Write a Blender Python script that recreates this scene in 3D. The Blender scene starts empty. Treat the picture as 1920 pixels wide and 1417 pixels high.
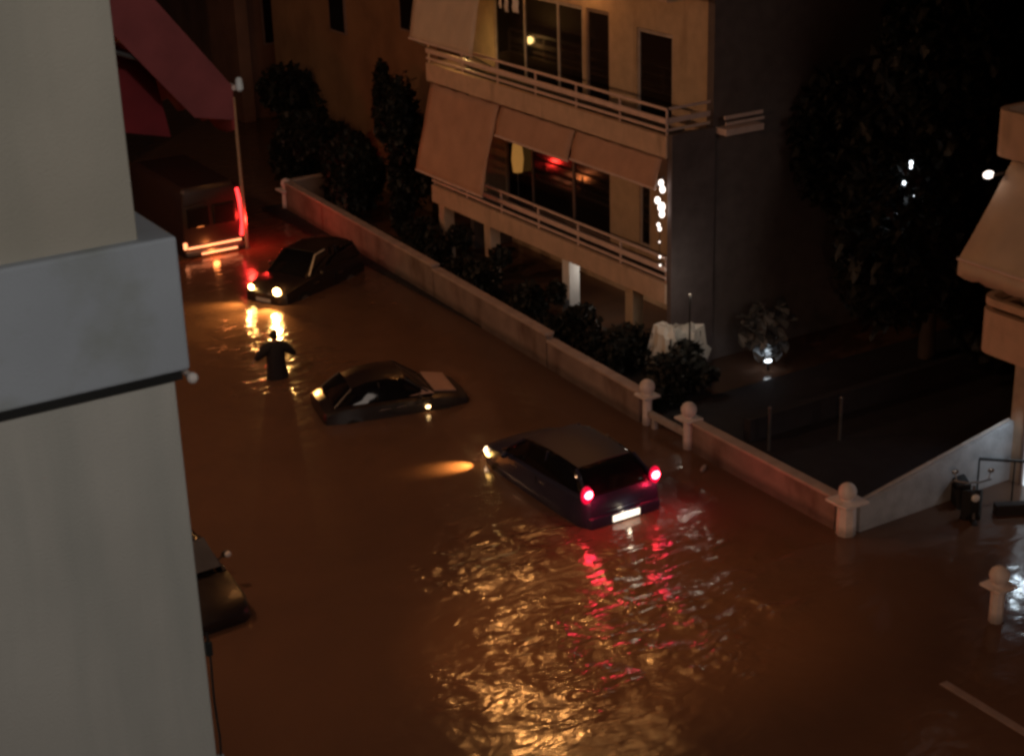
import bpy, bmesh, math, random
from math import sin, cos, pi, radians
from mathutils import Vector, Matrix
random.seed(7)
S = bpy.context.scene
COL = S.collection

# ------------------------------------------------------------------ camera
FPX, CH = 3122.0, 14.5
_A, _P, _R = radians(31.3), radians(21.8), radians(1.76)
cF = Vector((sin(_A)*cos(_P), cos(_A)*cos(_P), -sin(_P)))
_r0 = Vector((cos(_A), -sin(_A), 0)); _u0 = _r0.cross(cF)
cR = _r0*cos(_R) - _u0*sin(_R); cD = -_u0*cos(_R) - _r0*sin(_R)
cam_d = bpy.data.cameras.new('camera'); cam = bpy.data.objects.new('camera', cam_d); COL.objects.link(cam)
m3 = Matrix((cR, -cD, -cF)).transposed()
cam.matrix_world = Matrix.Translation((0, 0, CH)) @ m3.to_4x4()
cam_d.sensor_width = 36; cam_d.lens = FPX/1920*36; cam_d.clip_end = 2000; cam_d.clip_start = .05
cam_d.dof.use_dof = True; cam_d.dof.focus_distance = 34; cam_d.dof.aperture_fstop = 5.6
S.camera = cam
# ------------------------------------------------------------------ world: the last of the night sky
W = bpy.data.worlds.new("World"); S.world = W; W.use_nodes = True
nt = W.node_tree; nt.nodes.clear()
sky = nt.nodes.new('ShaderNodeTexSky'); sky.sky_type = 'NISHITA'; sky.sun_disc = False
sky.sun_elevation = radians(-4); sky.sun_rotation = radians(250)
bg = nt.nodes.new('ShaderNodeBackground'); bg.inputs['Strength'].default_value = 0.10
out = nt.nodes.new('ShaderNodeOutputWorld')
nt.links.new(sky.outputs[0], bg.inputs[0]); nt.links.new(bg.outputs[0], out.inputs[0])
sun_d = bpy.data.lights.new('sun', 'SUN'); sun_d.energy = .12; sun_d.angle = radians(15); sun_d.color = (1, .82, .70)   # faint glow of the overcast city sky
sun_o = bpy.data.objects.new('sun', sun_d); COL.objects.link(sun_o); sun_o.rotation_euler = Vector((.25, 1, -.35)).to_track_quat('-Z', 'Y').to_euler()
# ------------------------------------------------------------------ exposure
S.view_settings.view_transform = 'Standard'; S.view_settings.look = 'None'
S.view_settings.exposure = .15; S.view_settings.gamma = 1
S.render.engine = 'CYCLES'
S.cycles.use_denoising = True
S.cycles.max_bounces = 6; S.cycles.diffuse_bounces = 3; S.cycles.glossy_bounces = 3
S.cycles.sample_clamp_indirect = 4; S.cycles.caustics_reflective = False; S.cycles.caustics_refractive = False
S.cycles.filter_width = 3.0

# ------------------------------------------------------------------ helpers
def tag(o, label=None, cat=None, group=None, kind=None):
    if label: o['label'] = label
    if cat: o['category'] = cat
    if group: o['group'] = group
    if kind: o['kind'] = kind
    return o
def empty(name, loc=(0, 0, 0), rz=0, label=None, cat=None, group=None):
    o = bpy.data.objects.new(name, None); COL.objects.link(o)
    o.location = loc; o.rotation_euler = (0, 0, rz); o.empty_display_size = .2
    return tag(o, label, cat, group)
def light(name, kind, loc, power, color, radius=.1, parent=None, target=None, angle=60, blend=.6):
    d = bpy.data.lights.new(name, kind); d.energy = power; d.color = color; d.shadow_soft_size = radius
    o = bpy.data.objects.new(name, d); COL.objects.link(o); o.location = loc
    if kind == 'SPOT': d.spot_size = radians(angle); d.spot_blend = blend
    if target is not None: o.rotation_euler = (Vector(target)-Vector(loc)).to_track_quat('-Z', 'Y').to_euler()
    if parent: o.parent = parent
    return o

class MB:
    def __init__(s): s.b = bmesh.new()
    def _t(s, vs, M):
        for v in vs: v.co = M @ v.co
    def box(s, x0, x1, y0, y1, z0, z1, bev=0, M=None):
        r = bmesh.ops.create_cube(s.b, size=1)['verts']
        for v in r: v.co = Vector(((x0+x1)/2+v.co.x*(x1-x0), (y0+y1)/2+v.co.y*(y1-y0), (z0+z1)/2+v.co.z*(z1-z0)))
        if bev:
            es = list({e for v in r for e in v.link_edges})
            g = bmesh.ops.bevel(s.b, geom=es, offset=bev, segments=2, affect='EDGES', profile=.5)
            r = list({v for f in g['faces'] for v in f.verts} | {v for v in r if v.is_valid})
        if M is not None: s._t(r, M)
        return s
    def tube(s, p, q, r0, r1=None, n=10, caps=True):
        r1 = r0 if r1 is None else r1
        p, q = Vector(p), Vector(q); d = q-p
        M = Matrix.Translation((p+q)/2) @ d.to_track_quat('Z', 'Y').to_matrix().to_4x4()
        bmesh.ops.create_cone(s.b, segments=n, radius1=r0, radius2=r1, depth=d.length, cap_ends=caps, matrix=M)
        return s
    def path(s, pts, r, n=8):
        for a, b in zip(pts[:-1], pts[1:]):
            s.tube(a, b, r, n=n)
        for a in pts[1:-1]: s.ball(a, r, n=n, m=6)
        return s
    def ball(s, c, r, n=16, m=10, sc=(1, 1, 1)):
        M = Matrix.Translation(c) @ Matrix.Diagonal((sc[0], sc[1], sc[2], 1))
        bmesh.ops.create_uvsphere(s.b, u_segments=n, v_segments=m, radius=r, matrix=M)
        return s
    def lathe(s, prof, c=(0, 0, 0), n=16):
        c = Vector(c); rings = []
        for r, z in prof:
            rings.append([s.b.verts.new(c+Vector((r*cos(2*pi*k/n), r*sin(2*pi*k/n), z))) for k in range(n)])
        for a, b in zip(rings[:-1], rings[1:]):
            for k in range(n): s.b.faces.new((a[k], a[(k+1) % n], b[(k+1) % n], b[k]))
        s.b.faces.new(rings[0][::-1]); s.b.faces.new(rings[-1]); return s
    def loft(s, rings, caps=True, closed=True):
        R = [[s.b.verts.new(p) for p in r] for r in rings]; n = len(R[0])
        for a, b in zip(R[:-1], R[1:]):
            for k in range(n if closed else n-1): s.b.faces.new((a[k], a[(k+1) % n], b[(k+1) % n], b[k]))
        if caps and closed: s.b.faces.new(R[0][::-1]); s.b.faces.new(R[-1])
        return s
    def poly(s, pts, thick=None):
        vs = [s.b.verts.new(p) for p in pts]; f = s.b.faces.new(vs)
        if thick is not None:
            r = bmesh.ops.extrude_face_region(s.b, geom=[f])
            for v in r['geom']:
                if isinstance(v, bmesh.types.BMVert): v.co += Vector(thick)
        return s
    def build(s, name, m, parent=None, smooth=False, loc=None):
        me = bpy.data.meshes.new(name); bmesh.ops.recalc_face_normals(s.b, faces=s.b.faces[:]); s.b.to_mesh(me); s.b.free()
        if smooth: 
            for p in me.polygons: p.use_smooth = True
            try: me.set_sharp_from_angle(angle=radians(40))
            except Exception: pass
        o = bpy.data.objects.new(name, me); COL.objects.link(o); me.materials.append(m)
        if parent: o.parent = parent
        if loc: o.location = loc
        return o

# ------------------------------------------------------------------ materials
def mat(name, col, rough=.7, metal=0, var=.18, scale=3, bump=0, bscale=20, stain=None, emit=None, es=0, trans=0, spec=None, coat=0, wet=None):
    m = bpy.data.materials.new(name); m.use_nodes = True; t = m.node_tree; p = t.nodes['Principled BSDF']
    p.inputs['Roughness'].default_value = rough; p.inputs['Metallic'].default_value = metal
    if coat: p.inputs['Coat Weight'].default_value = coat
    if spec is not None: p.inputs['Specular IOR Level'].default_value = spec
    tc = t.nodes.new('ShaderNodeTexCoord')
    n = t.nodes.new('ShaderNodeTexNoise'); n.inputs['Scale'].default_value = scale; n.inputs['Detail'].default_value = 5
    t.links.new(tc.outputs['Object'], n.inputs['Vector'])
    r = t.nodes.new('ShaderNodeValToRGB')
    c0 = [max(0, c*(1-var)) for c in col]; c1 = [min(1, c*(1+var)) for c in col]
    r.color_ramp.elements[0].position = .3; r.color_ramp.elements[1].position = .7
    r.color_ramp.elements[0].color = (*c0, 1); r.color_ramp.elements[1].color = (*c1, 1)
    t.links.new(n.outputs['Fac'], r.inputs[0]); src = r.outputs[0]
    if stain:
        scol, ssc, lo, hi, stretch = stain
        mp = t.nodes.new('ShaderNodeMapping'); mp.inputs['Scale'].default_value = stretch
        t.links.new(tc.outputs['Object'], mp.inputs['Vector'])
        n2 = t.nodes.new('ShaderNodeTexNoise'); n2.inputs['Scale'].default_value = ssc; n2.inputs['Detail'].default_value = 4
        t.links.new(mp.outputs[0], n2.inputs['Vector'])
        mr = t.nodes.new('ShaderNodeMapRange'); mr.inputs['From Min'].default_value = lo; mr.inputs['From Max'].default_value = hi
        t.links.new(n2.outputs['Fac'], mr.inputs['Value'])
        mx = t.nodes.new('ShaderNodeMixRGB'); mx.inputs['Color2'].default_value = (*scol, 1)
        t.links.new(mr.outputs[0], mx.inputs['Fac']); t.links.new(src, mx.inputs['Color1']); src = mx.outputs[0]
    if wet is not None:        # soaked masonry below the flood line
        sp = t.nodes.new('ShaderNodeSeparateXYZ'); t.links.new(tc.outputs['Object'], sp.inputs[0])
        ad = t.nodes.new('ShaderNodeMath'); ad.operation = 'MULTIPLY_ADD'; ad.inputs[1].default_value = -.22; t.links.new(n.outputs['Fac'], ad.inputs[0]); t.links.new(sp.outputs['Z'], ad.inputs[2])
        mw = t.nodes.new('ShaderNodeMapRange'); mw.inputs['From Min'].default_value = wet-.08; mw.inputs['From Max'].default_value = wet+.06; mw.inputs['To Min'].default_value = .5; mw.inputs['To Max'].default_value = 1
        t.links.new(ad.outputs[0], mw.inputs['Value'])
        mm = t.nodes.new('ShaderNodeVectorMath'); mm.operation = 'SCALE'; t.links.new(src, mm.inputs[0]); t.links.new(mw.outputs[0], mm.inputs['Scale']); src = mm.outputs[0]
    t.links.new(src, p.inputs['Base Color'])
    if bump:
        n3 = t.nodes.new('ShaderNodeTexNoise'); n3.inputs['Scale'].default_value = bscale; n3.inputs['Detail'].default_value = 6
        t.links.new(tc.outputs['Object'], n3.inputs['Vector'])
        b = t.nodes.new('ShaderNodeBump'); b.inputs['Strength'].default_value = bump; b.inputs['Distance'].default_value = .02
        t.links.new(n3.outputs['Fac'], b.inputs['Height']); t.links.new(b.outputs[0], p.inputs['Normal'])
    if emit:
        p.inputs['Emission Color'].default_value = (*emit, 1); p.inputs['Emission Strength'].default_value = es
    if trans: p.inputs['Transmission Weight'].default_value = trans
    return m
WARM = (1, .52, .28); COOL = (.72, .86, 1.0)
M_plaster = mat('plaster_cream', (.52, .38, .25), .85, var=.12, bump=.3, stain=((.3, .2, .12), 1.5, .55, .8, (1, 1, .25)))
M_parapet = mat('parapet_paint', (.60, .42, .30), .8, var=.10, bump=.2, stain=((.36, .25, .17), 2.2, .55, .8, (1, 1, .3)))
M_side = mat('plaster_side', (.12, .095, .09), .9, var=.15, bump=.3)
M_nearwall = mat('render_grey', (.53, .51, .47), .92, var=.05, scale=1.2, bump=.35, bscale=60, stain=((.42, .42, .39), 1.6, .44, .76, (1.6, 1, .22)))
M_nearband = mat('parapet_grey', (.42, .46, .52), .85, var=.07, scale=1.0, bump=.25, bscale=70, stain=((.28, .30, .27), 1.9, .52, .85, (1, 1, 1.0)))
M_awn = mat('awning_canvas', (.50, .29, .20), .9, var=.10, scale=2, bump=.15, bscale=8)
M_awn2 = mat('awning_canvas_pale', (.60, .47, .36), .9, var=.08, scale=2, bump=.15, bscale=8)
M_red = mat('awning_red', (.42, .045, .045), .85, var=.2, scale=2.5, bump=.2, bscale=6)
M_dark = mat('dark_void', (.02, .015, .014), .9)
M_glassdark = mat('window_glass', (.012, .010, .010), .08, var=.1)
M_frame = mat('window_frame', (.20, .14, .12), .5)
M_framew = mat('window_frame_pale', (.45, .38, .34), .5)
M_rail = mat('balcony_rail', (.72, .54, .47), .45, var=.1)
M_post = mat('post_white', (.76, .67, .63), .75, var=.10, scale=6, bump=.3, stain=((.42, .30, .24), 4, .55, .85, (1, 1, .3)), wet=.44)
M_gwall = mat('garden_wall', (.27, .19, .16), .9, var=.2, scale=2, bump=.6, bscale=18, stain=((.14, .08, .06), 1.4, .5, .75, (1, 1, .5)), wet=.50)
M_cope = mat('coping', (.46, .34, .29), .8, var=.15, bump=.3)
M_road = mat('asphalt', (.05, .05, .05), .9, bump=.3)
M_soil = mat('garden_soil', (.02, .014, .012), .95, bump=.8, bscale=10)
M_pave = mat('yard_paving', (.022, .017, .021), .8, bump=.3)
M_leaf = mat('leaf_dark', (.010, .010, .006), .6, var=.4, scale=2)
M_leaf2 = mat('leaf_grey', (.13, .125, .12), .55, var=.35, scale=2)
M_bark = mat('bark', (.06, .04, .03), .9, bump=.6)
M_black = mat('black_rubber', (.012, .012, .012), .6)
M_chrome = mat('chrome', (.6, .6, .6), .18, metal=1, var=.03)
M_paintP = mat('paint_purple', (.026, .028, .060), .36, var=.05, coat=.25)
M_paintD = mat('paint_dark', (.018, .012, .012), .38, var=.05, coat=.25)
M_paintV = mat('paint_van', (.03, .015, .015), .35, var=.1)
M_carglass = mat('car_glass', (.008, .007, .008), .06)
M_pinkish = mat('pink_reflection', (.42, .26, .21), .5, var=.08)  # pale tone standing in for light reflected off the sedan
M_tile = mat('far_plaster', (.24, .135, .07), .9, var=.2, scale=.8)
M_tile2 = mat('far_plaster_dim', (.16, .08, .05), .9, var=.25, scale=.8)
M_plate = mat('number_plate', (.8, .8, .75), .5, var=.02, emit=(1, .88, .68), es=1.6)  # lamp light on the plate is put in as its own emission
M_core = mat('tail_bulb', (1, .2, .2), .3, emit=(1, .028, .045), es=70)
M_lens = mat('tail_lens', (.45, .01, .04), .2, emit=(1, .005, .06), es=.62)
M_vanlens = mat('van_tail_lens', (.5, .02, .02), .25, emit=(1, .03, .03), es=4)
M_vanorange = mat('van_lamp_and_reflection', (.6, .2, .1), .3, emit=(1, .30, .12), es=2.5)  # glow shared by the left tail lamp and the painted bumper reflection
M_head = mat('headlamp_glow', (1, .9, .6), .2, emit=(1, .52, .14), es=60)
M_head2 = mat('headlamp_dim', (1, .8, .6), .2, emit=(1, .62, .35), es=9)
M_blink = mat('indicator_glow', (1, .6, .2), .2, emit=(1, .55, .14), es=14)
M_bulb = mat('white_bulb', (1, 1, 1), .3, emit=(1, .85, .75), es=2.6)
M_bulbc = mat('cold_bulb', (1, 1, 1), .3, emit=(.85, .93, 1), es=5)
M_globe = mat('lamp_globe', (1, .8, .5), .3, emit=(1, .48, .15), es=42)
M_winlit = mat('lit_window', (.9, .6, .3), .4, emit=(1, .46, .15), es=7)
M_winlit2 = mat('lit_window_bright', (.9, .7, .3), .4, emit=(1, .46, .15), es=16)
M_roomlamp = mat('room_lamp', (.9, .6, .3), .4, emit=(1, .55, .15), es=1.0)
M_curt = mat('curtain_warm', (.55, .33, .12), .9, emit=(1, .45, .10), es=.22)
M_doorlit = mat('door_lit', (.8, .9, 1), .4, emit=(.75, .90, 1), es=.8)
M_tarp = mat('tarpaulin', (.75, .72, .66), .7, var=.06, bump=.4, bscale=5)
M_cloth = mat('dark_coat', (.012, .008, .010), .8)
M_skin = mat('skin', (.35, .2, .14), .6)
M_hair = mat('hair', (.01, .008, .007), .6)
M_white = mat('white_cloth', (.8, .78, .76), .8, var=.05)
M_metal = mat('grey_metal', (.16, .15, .15), .4, metal=.6)

# ------------------------------------------------------------------ water (muddy flood) and ground
def water_mat():
    m = bpy.data.materials.new('flood_water'); m.use_nodes = True; t = m.node_tree; L = t.links.new
    p = t.nodes['Principled BSDF']; N = t.nodes.new
    tc = N('ShaderNodeTexCoord'); V = tc.outputs['Object']
    def noise(sc, det=3, rough=.5, dist=0, stretch=None):
        n = N('ShaderNodeTexNoise'); n.inputs['Scale'].default_value = sc; n.inputs['Detail'].default_value = det
        n.inputs['Roughness'].default_value = rough; n.inputs['Distortion'].default_value = dist
        if stretch:
            mp = N('ShaderNodeMapping'); mp.inputs['Scale'].default_value = stretch; mp.inputs['Rotation'].default_value = (0, 0, radians(31))
            L(V, mp.inputs[0]); L(mp.outputs[0], n.inputs['Vector'])
        else: L(V, n.inputs['Vector'])
        return n.outputs['Fac']
    def math_(op, a, b):
        n = N('ShaderNodeMath'); n.operation = op
        for i, x in enumerate((a, b)):
            if isinstance(x, (int, float)): n.inputs[i].default_value = x
            elif x is not None: L(x, n.inputs[i])
        return n.outputs[0]
    def blob(c, r, soft):            # where boats of wake disturb the surface (world metres)
        mp = N('ShaderNodeMapping'); mp.vector_type = 'POINT'
        mp.inputs['Location'].default_value = (-c[0]/r[0], -c[1]/r[1], 0); mp.inputs['Scale'].default_value = (1/r[0], 1/r[1], 0)
        L(V, mp.inputs[0]); ln = N('ShaderNodeVectorMath'); ln.operation = 'LENGTH'; L(mp.outputs[0], ln.inputs[0])
        mr = N('ShaderNodeMapRange'); mr.inputs['From Min'].default_value = 1+soft; mr.inputs['From Max'].default_value = 1-soft
        mr.interpolation_type = 'SMOOTHSTEP'
        w = math_('ADD', ln.outputs['Value'], math_('MULTIPLY', math_('SUBTRACT', noise(.9, 3), .5), 1.3))
        L(w, mr.inputs['Value']); return mr.outputs[0]
    mud = N('ShaderNodeValToRGB'); L(noise(.22, 5, .6, .4), mud.inputs[0])
    mud.color_ramp.elements[0].position = .3; mud.color_ramp.elements[1].position = .72
    mud.color_ramp.elements[0].color = (.110, .062, .043, 1); mud.color_ramp.elements[1].color = (.145, .078, .050, 1)
    L(mud.outputs[0], p.inputs['Base Color'])
    p.inputs['IOR'].default_value = 1.33; p.inputs['Roughness'].default_value = .15
    wake = math_('MAXIMUM', math_('MAXIMUM', blob((14.1, 23.8), (2.0, .95), .4), math_('MAXIMUM', blob((14.2, 19.9), (3.0, 1.7), .6), math_('MULTIPLY', blob((16.3, 22.2), (1.6, 1.2), .4), .45))), math_('MULTIPLY', blob((15.0, 35.2), (1.5, 3.8), .5), .42))
    brk = N('ShaderNodeMapRange'); brk.inputs['From Min'].default_value = .38; brk.inputs['From Max'].default_value = .60; brk.inputs['To Min'].default_value = .22
    L(noise(.75, 2), brk.inputs['Value']); wake = math_('MULTIPLY', wake, brk.outputs[0])
    h1 = math_('MULTIPLY', noise(1.0, 2), .035)
    h2 = math_('MULTIPLY', noise(1.7, 2.5, .5, .8, (1.0, 2.1, 1)), math_('ADD', math_('MULTIPLY', wake, .125), .011))
    h = math_('ADD', h1, h2)
    b = N('ShaderNodeBump'); b.inputs['Strength'].default_value = 1; b.inputs['Distance'].default_value = 1.0
    L(h, b.inputs['Height']); L(b.outputs[0], p.inputs['Normal'])
    return m
w = MB(); w.poly([(-400, -200, 0), (500, -200, 0), (500, 700, 0), (-400, 700, 0)]); tag(w.build('water', water_mat()), kind='structure')
g = MB(); g.poly([(-400, -200, -.42), (500, -200, -.42), (500, 700, -.42), (-400, 700, -.42)]); tag(g.build('ground', M_soil), kind='structure')
g = MB(); g.poly([(7.5, -60, -.40), (17.4, -60, -.40), (17.4, 60, -.40), (7.5, 60, -.40)]); tag(g.build('road', M_road), kind='structure')
g = MB(); g.box(17.42, 17.58, -10, 15.9, -.40, .012, .005); tag(g.build('kerb', mat('kerb_stone', (.30, .22, .20), .8, bump=.4)), kind='structure')
g = MB()
g.box(20.02, 21.95, 27.4, 48, -.41, .05); tag(g.build('garden_ground', M_soil), kind='structure')
g = MB(); g.box(20.0, 40, 20.76, 27.3, -.41, .06); tag(g.build('yard', M_pave), kind='structure')

# ------------------------------------------------------------------ street walls and ball-topped posts
def wall(path, h, th, label, group=None, cope=True, name='garden_wall', mw=None, z0=-.4):
    o = empty(name, (path[0][0], path[0][1], z0), 0, label, 'wall', group)
    b = MB(); c = MB()
    for (x0, y0), (x1, y1) in zip(path[:-1], path[1:]):
        d = Vector((x1-x0, y1-y0, 0)); L = d.length; M = Matrix.Translation((x0-path[0][0], y0-path[0][1], -z0)) @ Matrix.Rotation(math.atan2(d.y, d.x), 4, 'Z')
        b.box(0, L, -th/2, th/2, z0, h, 0, M); c.box(-.01, L+.01, -th/2-.03, th/2+.03, h+.002, h+.062, .012, M)
    b.build('masonry', mw or M_gwall, o)
    if cope: c.build('coping', M_cope, o)
    else: c.b.free()
    return o
wall([(19.8, 27.12), (19.95, 31)], .66, .2, 'brown rendered garden wall beyond the pair of ball-topped gateposts')
wall([(19.96, 31.06), (20.25, 37.0)], .80, .2, 'middle stretch of the brown garden wall in front of the balconied building')
wall([(20.26, 37.06), (20.7, 47.3)], .88, .2, 'far stretch of the brown garden wall, running up to the dark junction')
wall([(19.78, 20.86), (19.78, 25.2)], .62, .2, 'pinkish low wall between the gatepost pair and the corner post')
wall([(20.7, 47.7), (26, 47.9)], .8, .2, 'far garden wall turning away behind the distant corner pillar')
# side wall, rising
o = empty('driveway_wall', (20, 20.6, -.4), 0, 'grey driveway side wall rising towards the lit doorway with a bright top rail', 'wall')
b = MB(); b.poly([(0, .09, 0), (4.0, .09, 0), (4.0, .09, 1.66), (0, .09, .96)], (0, -.18, 0)); b.build('masonry', mat('drive_wall', (.40, .41, .43), .85, bump=.4), o)
b = MB(); b.tube((.05, 0, .99), (3.95, 0, 1.69), .03); b.build('top_rail', M_framew, o)
def post(name_label, x, y, w, h=1.05, grp='white ball-topped gateposts'):
    o = empty('gatepost', (x, y, -.4), 0, name_label, 'gatepost', grp); H = h+.4
    b = MB(); b.lathe([(w*.56, 0), (w*.56, .28), (w*.5, .32), (w*.46, H-.50), (w*.52, H-.44)], n=8); b.build('shaft', M_post, o)
    b = MB(); b.box(-w*.5-.03, w*.5+.03, -w*.5-.03, w*.5+.03, H-.439, H-.40, .01); b.box(-w*.5-.10, w*.5+.10, -w*.5-.10, w*.5+.10, H-.399, H-.345, .015); b.lathe([(.11, H-.346), (.08, H-.32)], n=12); b.build('cap', M_post, o)
    b = MB(); b.ball((0, 0, H-.175), .172); b.build('ball', M_post, o, True)
    return o
post('white ball-topped gatepost at the far side of the low barrier', 19.80, 26.95, .22)
post('white ball-topped gatepost at the near side of the low barrier', 19.75, 25.42, .24)
post('thick white ball-topped post at the corner of the driveway wall', 19.76, 20.62, .38)
post('slim white ball-topped post standing alone in water at the lower right', 19.62, 16.78, .25)
post('far pillar with a pale round cap at the end of the long garden wall', 20.72, 47.5, .34, 1.0)
o = empty('low_barrier', (19.78, 25.55, 0), 0, 'low white bar joining the two gateposts above the water', 'barrier')
b = MB(); b.box(-.06, .06, 0, 1.26, .22, .36, .015); b.build('bar', M_post, o)
b = MB(); b.box(-.05, .05, 1.05, 1.16, -.4, .22, .01); b.build('foot', M_post, o)
# ------------------------------------------------------------------ building B (balconies)
B = empty('apartment_building', (23.3, 29.2, -.4), 0, 'cream apartment building with long striped balconies and canvas awnings behind the garden wall', 'building')
bo = Vector((23.3, 29.2, -.4))
def bb(mb, x0, x1, y0, y1, z0, z1, bev=0): mb.box(x0-bo.x, x1-bo.x, y0-bo.y, y1-bo.y, z0-bo.z, z1-bo.z, bev)
def rel(p): return Vector(p)-bo
FL = [1.65, 5.10, 8.55, 12.0, 15.45]
# ground floor: open pilotis
b = MB(); bb(b, 24.6, 24.8, 30.2, 40.2, -.4, 1.6); b.build('basement_wall', M_plaster, B)
for y, m_ in ((30.9, M_plaster), (33.65, M_white), (37.5, M_parapet), (40.0, M_parapet)):
    b = MB(); bb(b, 22.15, 22.47, y-.16, y+.16, -.4, 1.648, .01); b.build('column', m_, B)
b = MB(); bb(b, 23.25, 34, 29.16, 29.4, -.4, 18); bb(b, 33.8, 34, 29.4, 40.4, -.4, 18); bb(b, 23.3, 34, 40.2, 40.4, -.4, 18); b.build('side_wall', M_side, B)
b = MB()
for z in FL[:4]:   # front wall strips between openings, per storey
    zf, zc = z+.24, z+3.45
    ops = [(30.75, 32.15, .0, 2.15), (33.3, 34.3, .0, 2.35), (34.45, 38.7, .0, 2.35)] if z > 3 else [(31.6, 32.05, .25, 2.0), (33.3, 38.3, .0, 2.15)]
    ys = 29.4
    for (a, c_, lo, hi) in ops:
        bb(b, 23.3, 23.5, ys, a, zf, zc); bb(b, 23.3, 23.5, a, c_, zf+hi, zc)
        if lo: bb(b, 23.3, 23.5, a, c_, zf, zf+lo)
        ys = c_
    bb(b, 23.3, 23.5, ys, 40.2, zf, zc)
b.build('front_wall', M_plaster, B)
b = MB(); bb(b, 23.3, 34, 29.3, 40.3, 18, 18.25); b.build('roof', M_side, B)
for z in FL:
    s = MB(); bb(s, 22.0, 33.7, 29.25, 40.2, z, z+.22, .01); s.build('floor_slab', M_parapet, B)
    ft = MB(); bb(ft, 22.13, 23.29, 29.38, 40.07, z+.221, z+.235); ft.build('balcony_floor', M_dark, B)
    p_ = MB(); bb(p_, 21.98, 22.12, 29.23, 40.22, z+.002, z+.50, .015); bb(p_, 22.12, 23.28, 29.23, 29.36, z+.222, z+.50); bb(p_, 22.12, 23.28, 40.08, 40.2, z+.222, z+.50)
    par = p_.build('parapet', M_parapet, B)
    for (a, c_, th) in ((.60, .66, .04), (.78, .90, .05), (1.08, 1.14, .04)):
        r = MB(); bb(r, 22.0-th/3, 22.0+th, 29.25, 40.2, z+a, z+c_, .008); bb(r, 22.1, 23.28, 29.27, 29.27+th, z+a, z+c_, .008); r.build('rail', M_rail, par)
    for y in [29.3+k*1.81 for k in range(7)]:
        r = MB(); bb(r, 22.04, 22.08, y-.02, y+.02, z+.50, z+1.07); r.build('rail_post', M_rail, par)
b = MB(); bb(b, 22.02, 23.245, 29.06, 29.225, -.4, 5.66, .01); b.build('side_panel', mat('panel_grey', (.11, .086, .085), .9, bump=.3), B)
# side cornice ledge on the corner
for z in (5.25,):
    s = MB(); bb(s, 23.3, 24.4, 28.75, 29.155, z+.25, z+.40, .01); bb(s, 23.3, 24.4, 28.75, 28.79, z+.5, z+.56); bb(s, 23.3, 24.4, 28.80, 28.84, z+.62, z+.70); s.build('side_balcony', M_rail, B)
def window(y0, y1, z0, z1, glass, fm, bars=(), x=23.36):
    f = MB(); t = .07
    bb(f, x-.03, x+.05, y0, y0+t, z0, z1); bb(f, x-.03, x+.05, y1-t, y1, z0, z1); bb(f, x-.03, x+.05, y0+t, y1-t, z1-t, z1); bb(f, x-.03, x+.05, y0+t, y1-t, z0, z0+t)
    for k in bars: bb(f, x-.03, x+.05, k-.04, k+.04, z0+t, z1-t)
    fo = f.build('window', fm, B)
    g_ = MB(); bb(g_, x+.0, x+.02, y0+t+.001, y1-t-.001, z0+t+.001, z1-t-.001)
    for k in bars: pass
    g_.build('pane', glass, fo); return fo
window(30.75, 32.15, 5.34, 7.47, M_glassdark, M_framew)
window(33.3, 34.3, 5.34, 7.67, M_glassdark, M_frame)
window(34.45, 38.7, 5.34, 7.67, M_glassdark, M_framew, (35.6, 37.2))
window(33.3, 38.3, 1.89, 4.02, M_glassdark, M_frame, (35.0, 37.0))
window(31.6, 32.05, 2.15, 3.85, M_glassdark, M_framew)
for z in FL[2:4]:
    window(30.75, 32.15, z+.24, z+2.37, M_glassdark, M_frame)
    window(33.3, 34.3, z+.24, z+2.57, M_winlit if z < 10 else M_winlit2, M_frame)
    window(34.45, 38.7, z+.24, z+2.57, M_winlit if z < 10 else M_winlit2, M_frame, (35.6, 37.2))
# awnings: canvas hung from the slab above, sloping outwards
def awning(y0, y1, zt, zb, xt, xb, label, m_, valance=.0, name='awning'):
    a = MB(); n = 12; R0 = []; R1 = []
    for k in range(n+1):
        f = k/n; sag = .05*sin(f*pi); x = xt+(xb-xt)*f-sag*.6; z = zt+(zb-zt)*f
        R0.append((x, z))
    for j in range(2):
        pass
    rows = []
    m__ = 16
    for k, (x, z) in enumerate(R0):
        f_ = k/n; rows.append([rel((x+.022*sin(j*2.1+z*3)*(1-abs(f_-.5)), y0+(y1-y0)*j/m__, z+.012*sin(j*1.7)-.03*f_*sin(pi*j/m__))) for j in range(m__+1)])
    a.loft(rows, caps=False, closed=False)
    if valance:
        v = [rel((xb-.01, y0+(y1-y0)*j/24, zb-valance*(.8+.2*abs(sin(j*pi/4))))) for j in range(25)]
        t_ = [rel((xb, y0+(y1-y0)*j/24, zb)) for j in range(25)]
        a.loft([t_, v], caps=False, closed=False)
    o_ = a.build(name, m_, B, True)
    sol = o_.modifiers.new('s', 'SOLIDIFY'); sol.thickness = .012
    if label: o_['label'] = label
    t2 = MB(); t2.tube(rel((xb, y0-.02, zb)), rel((xb, y1+.02, zb)), .028); t2.build('front_bar', M_rail, o_)
    for y in (y0+.03, y1-.03):
        t3 = MB(); t3.tube(rel((22.05, y, zb-.35 if zt-zb > 1.4 else zb+.25)), rel((xb, y, zb)), .015); t3.build('arm', M_metal, o_)
    return o_
awning(36.35, 39.9, 5.08, 2.75, 21.95, 21.35, 'long orange-brown canvas awning let down over the lower balcony rail', M_awn)
awning(29.35, 32.75, 5.08, 4.42, 21.95, 21.75, 'short rolled-down canvas strip at the near end of the lower balcony', M_awn)
awning(32.85, 36.2, 5.08, 4.36, 21.95, 21.72, 'short rolled-down canvas strip in the middle of the lower balcony', M_awn)
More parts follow.
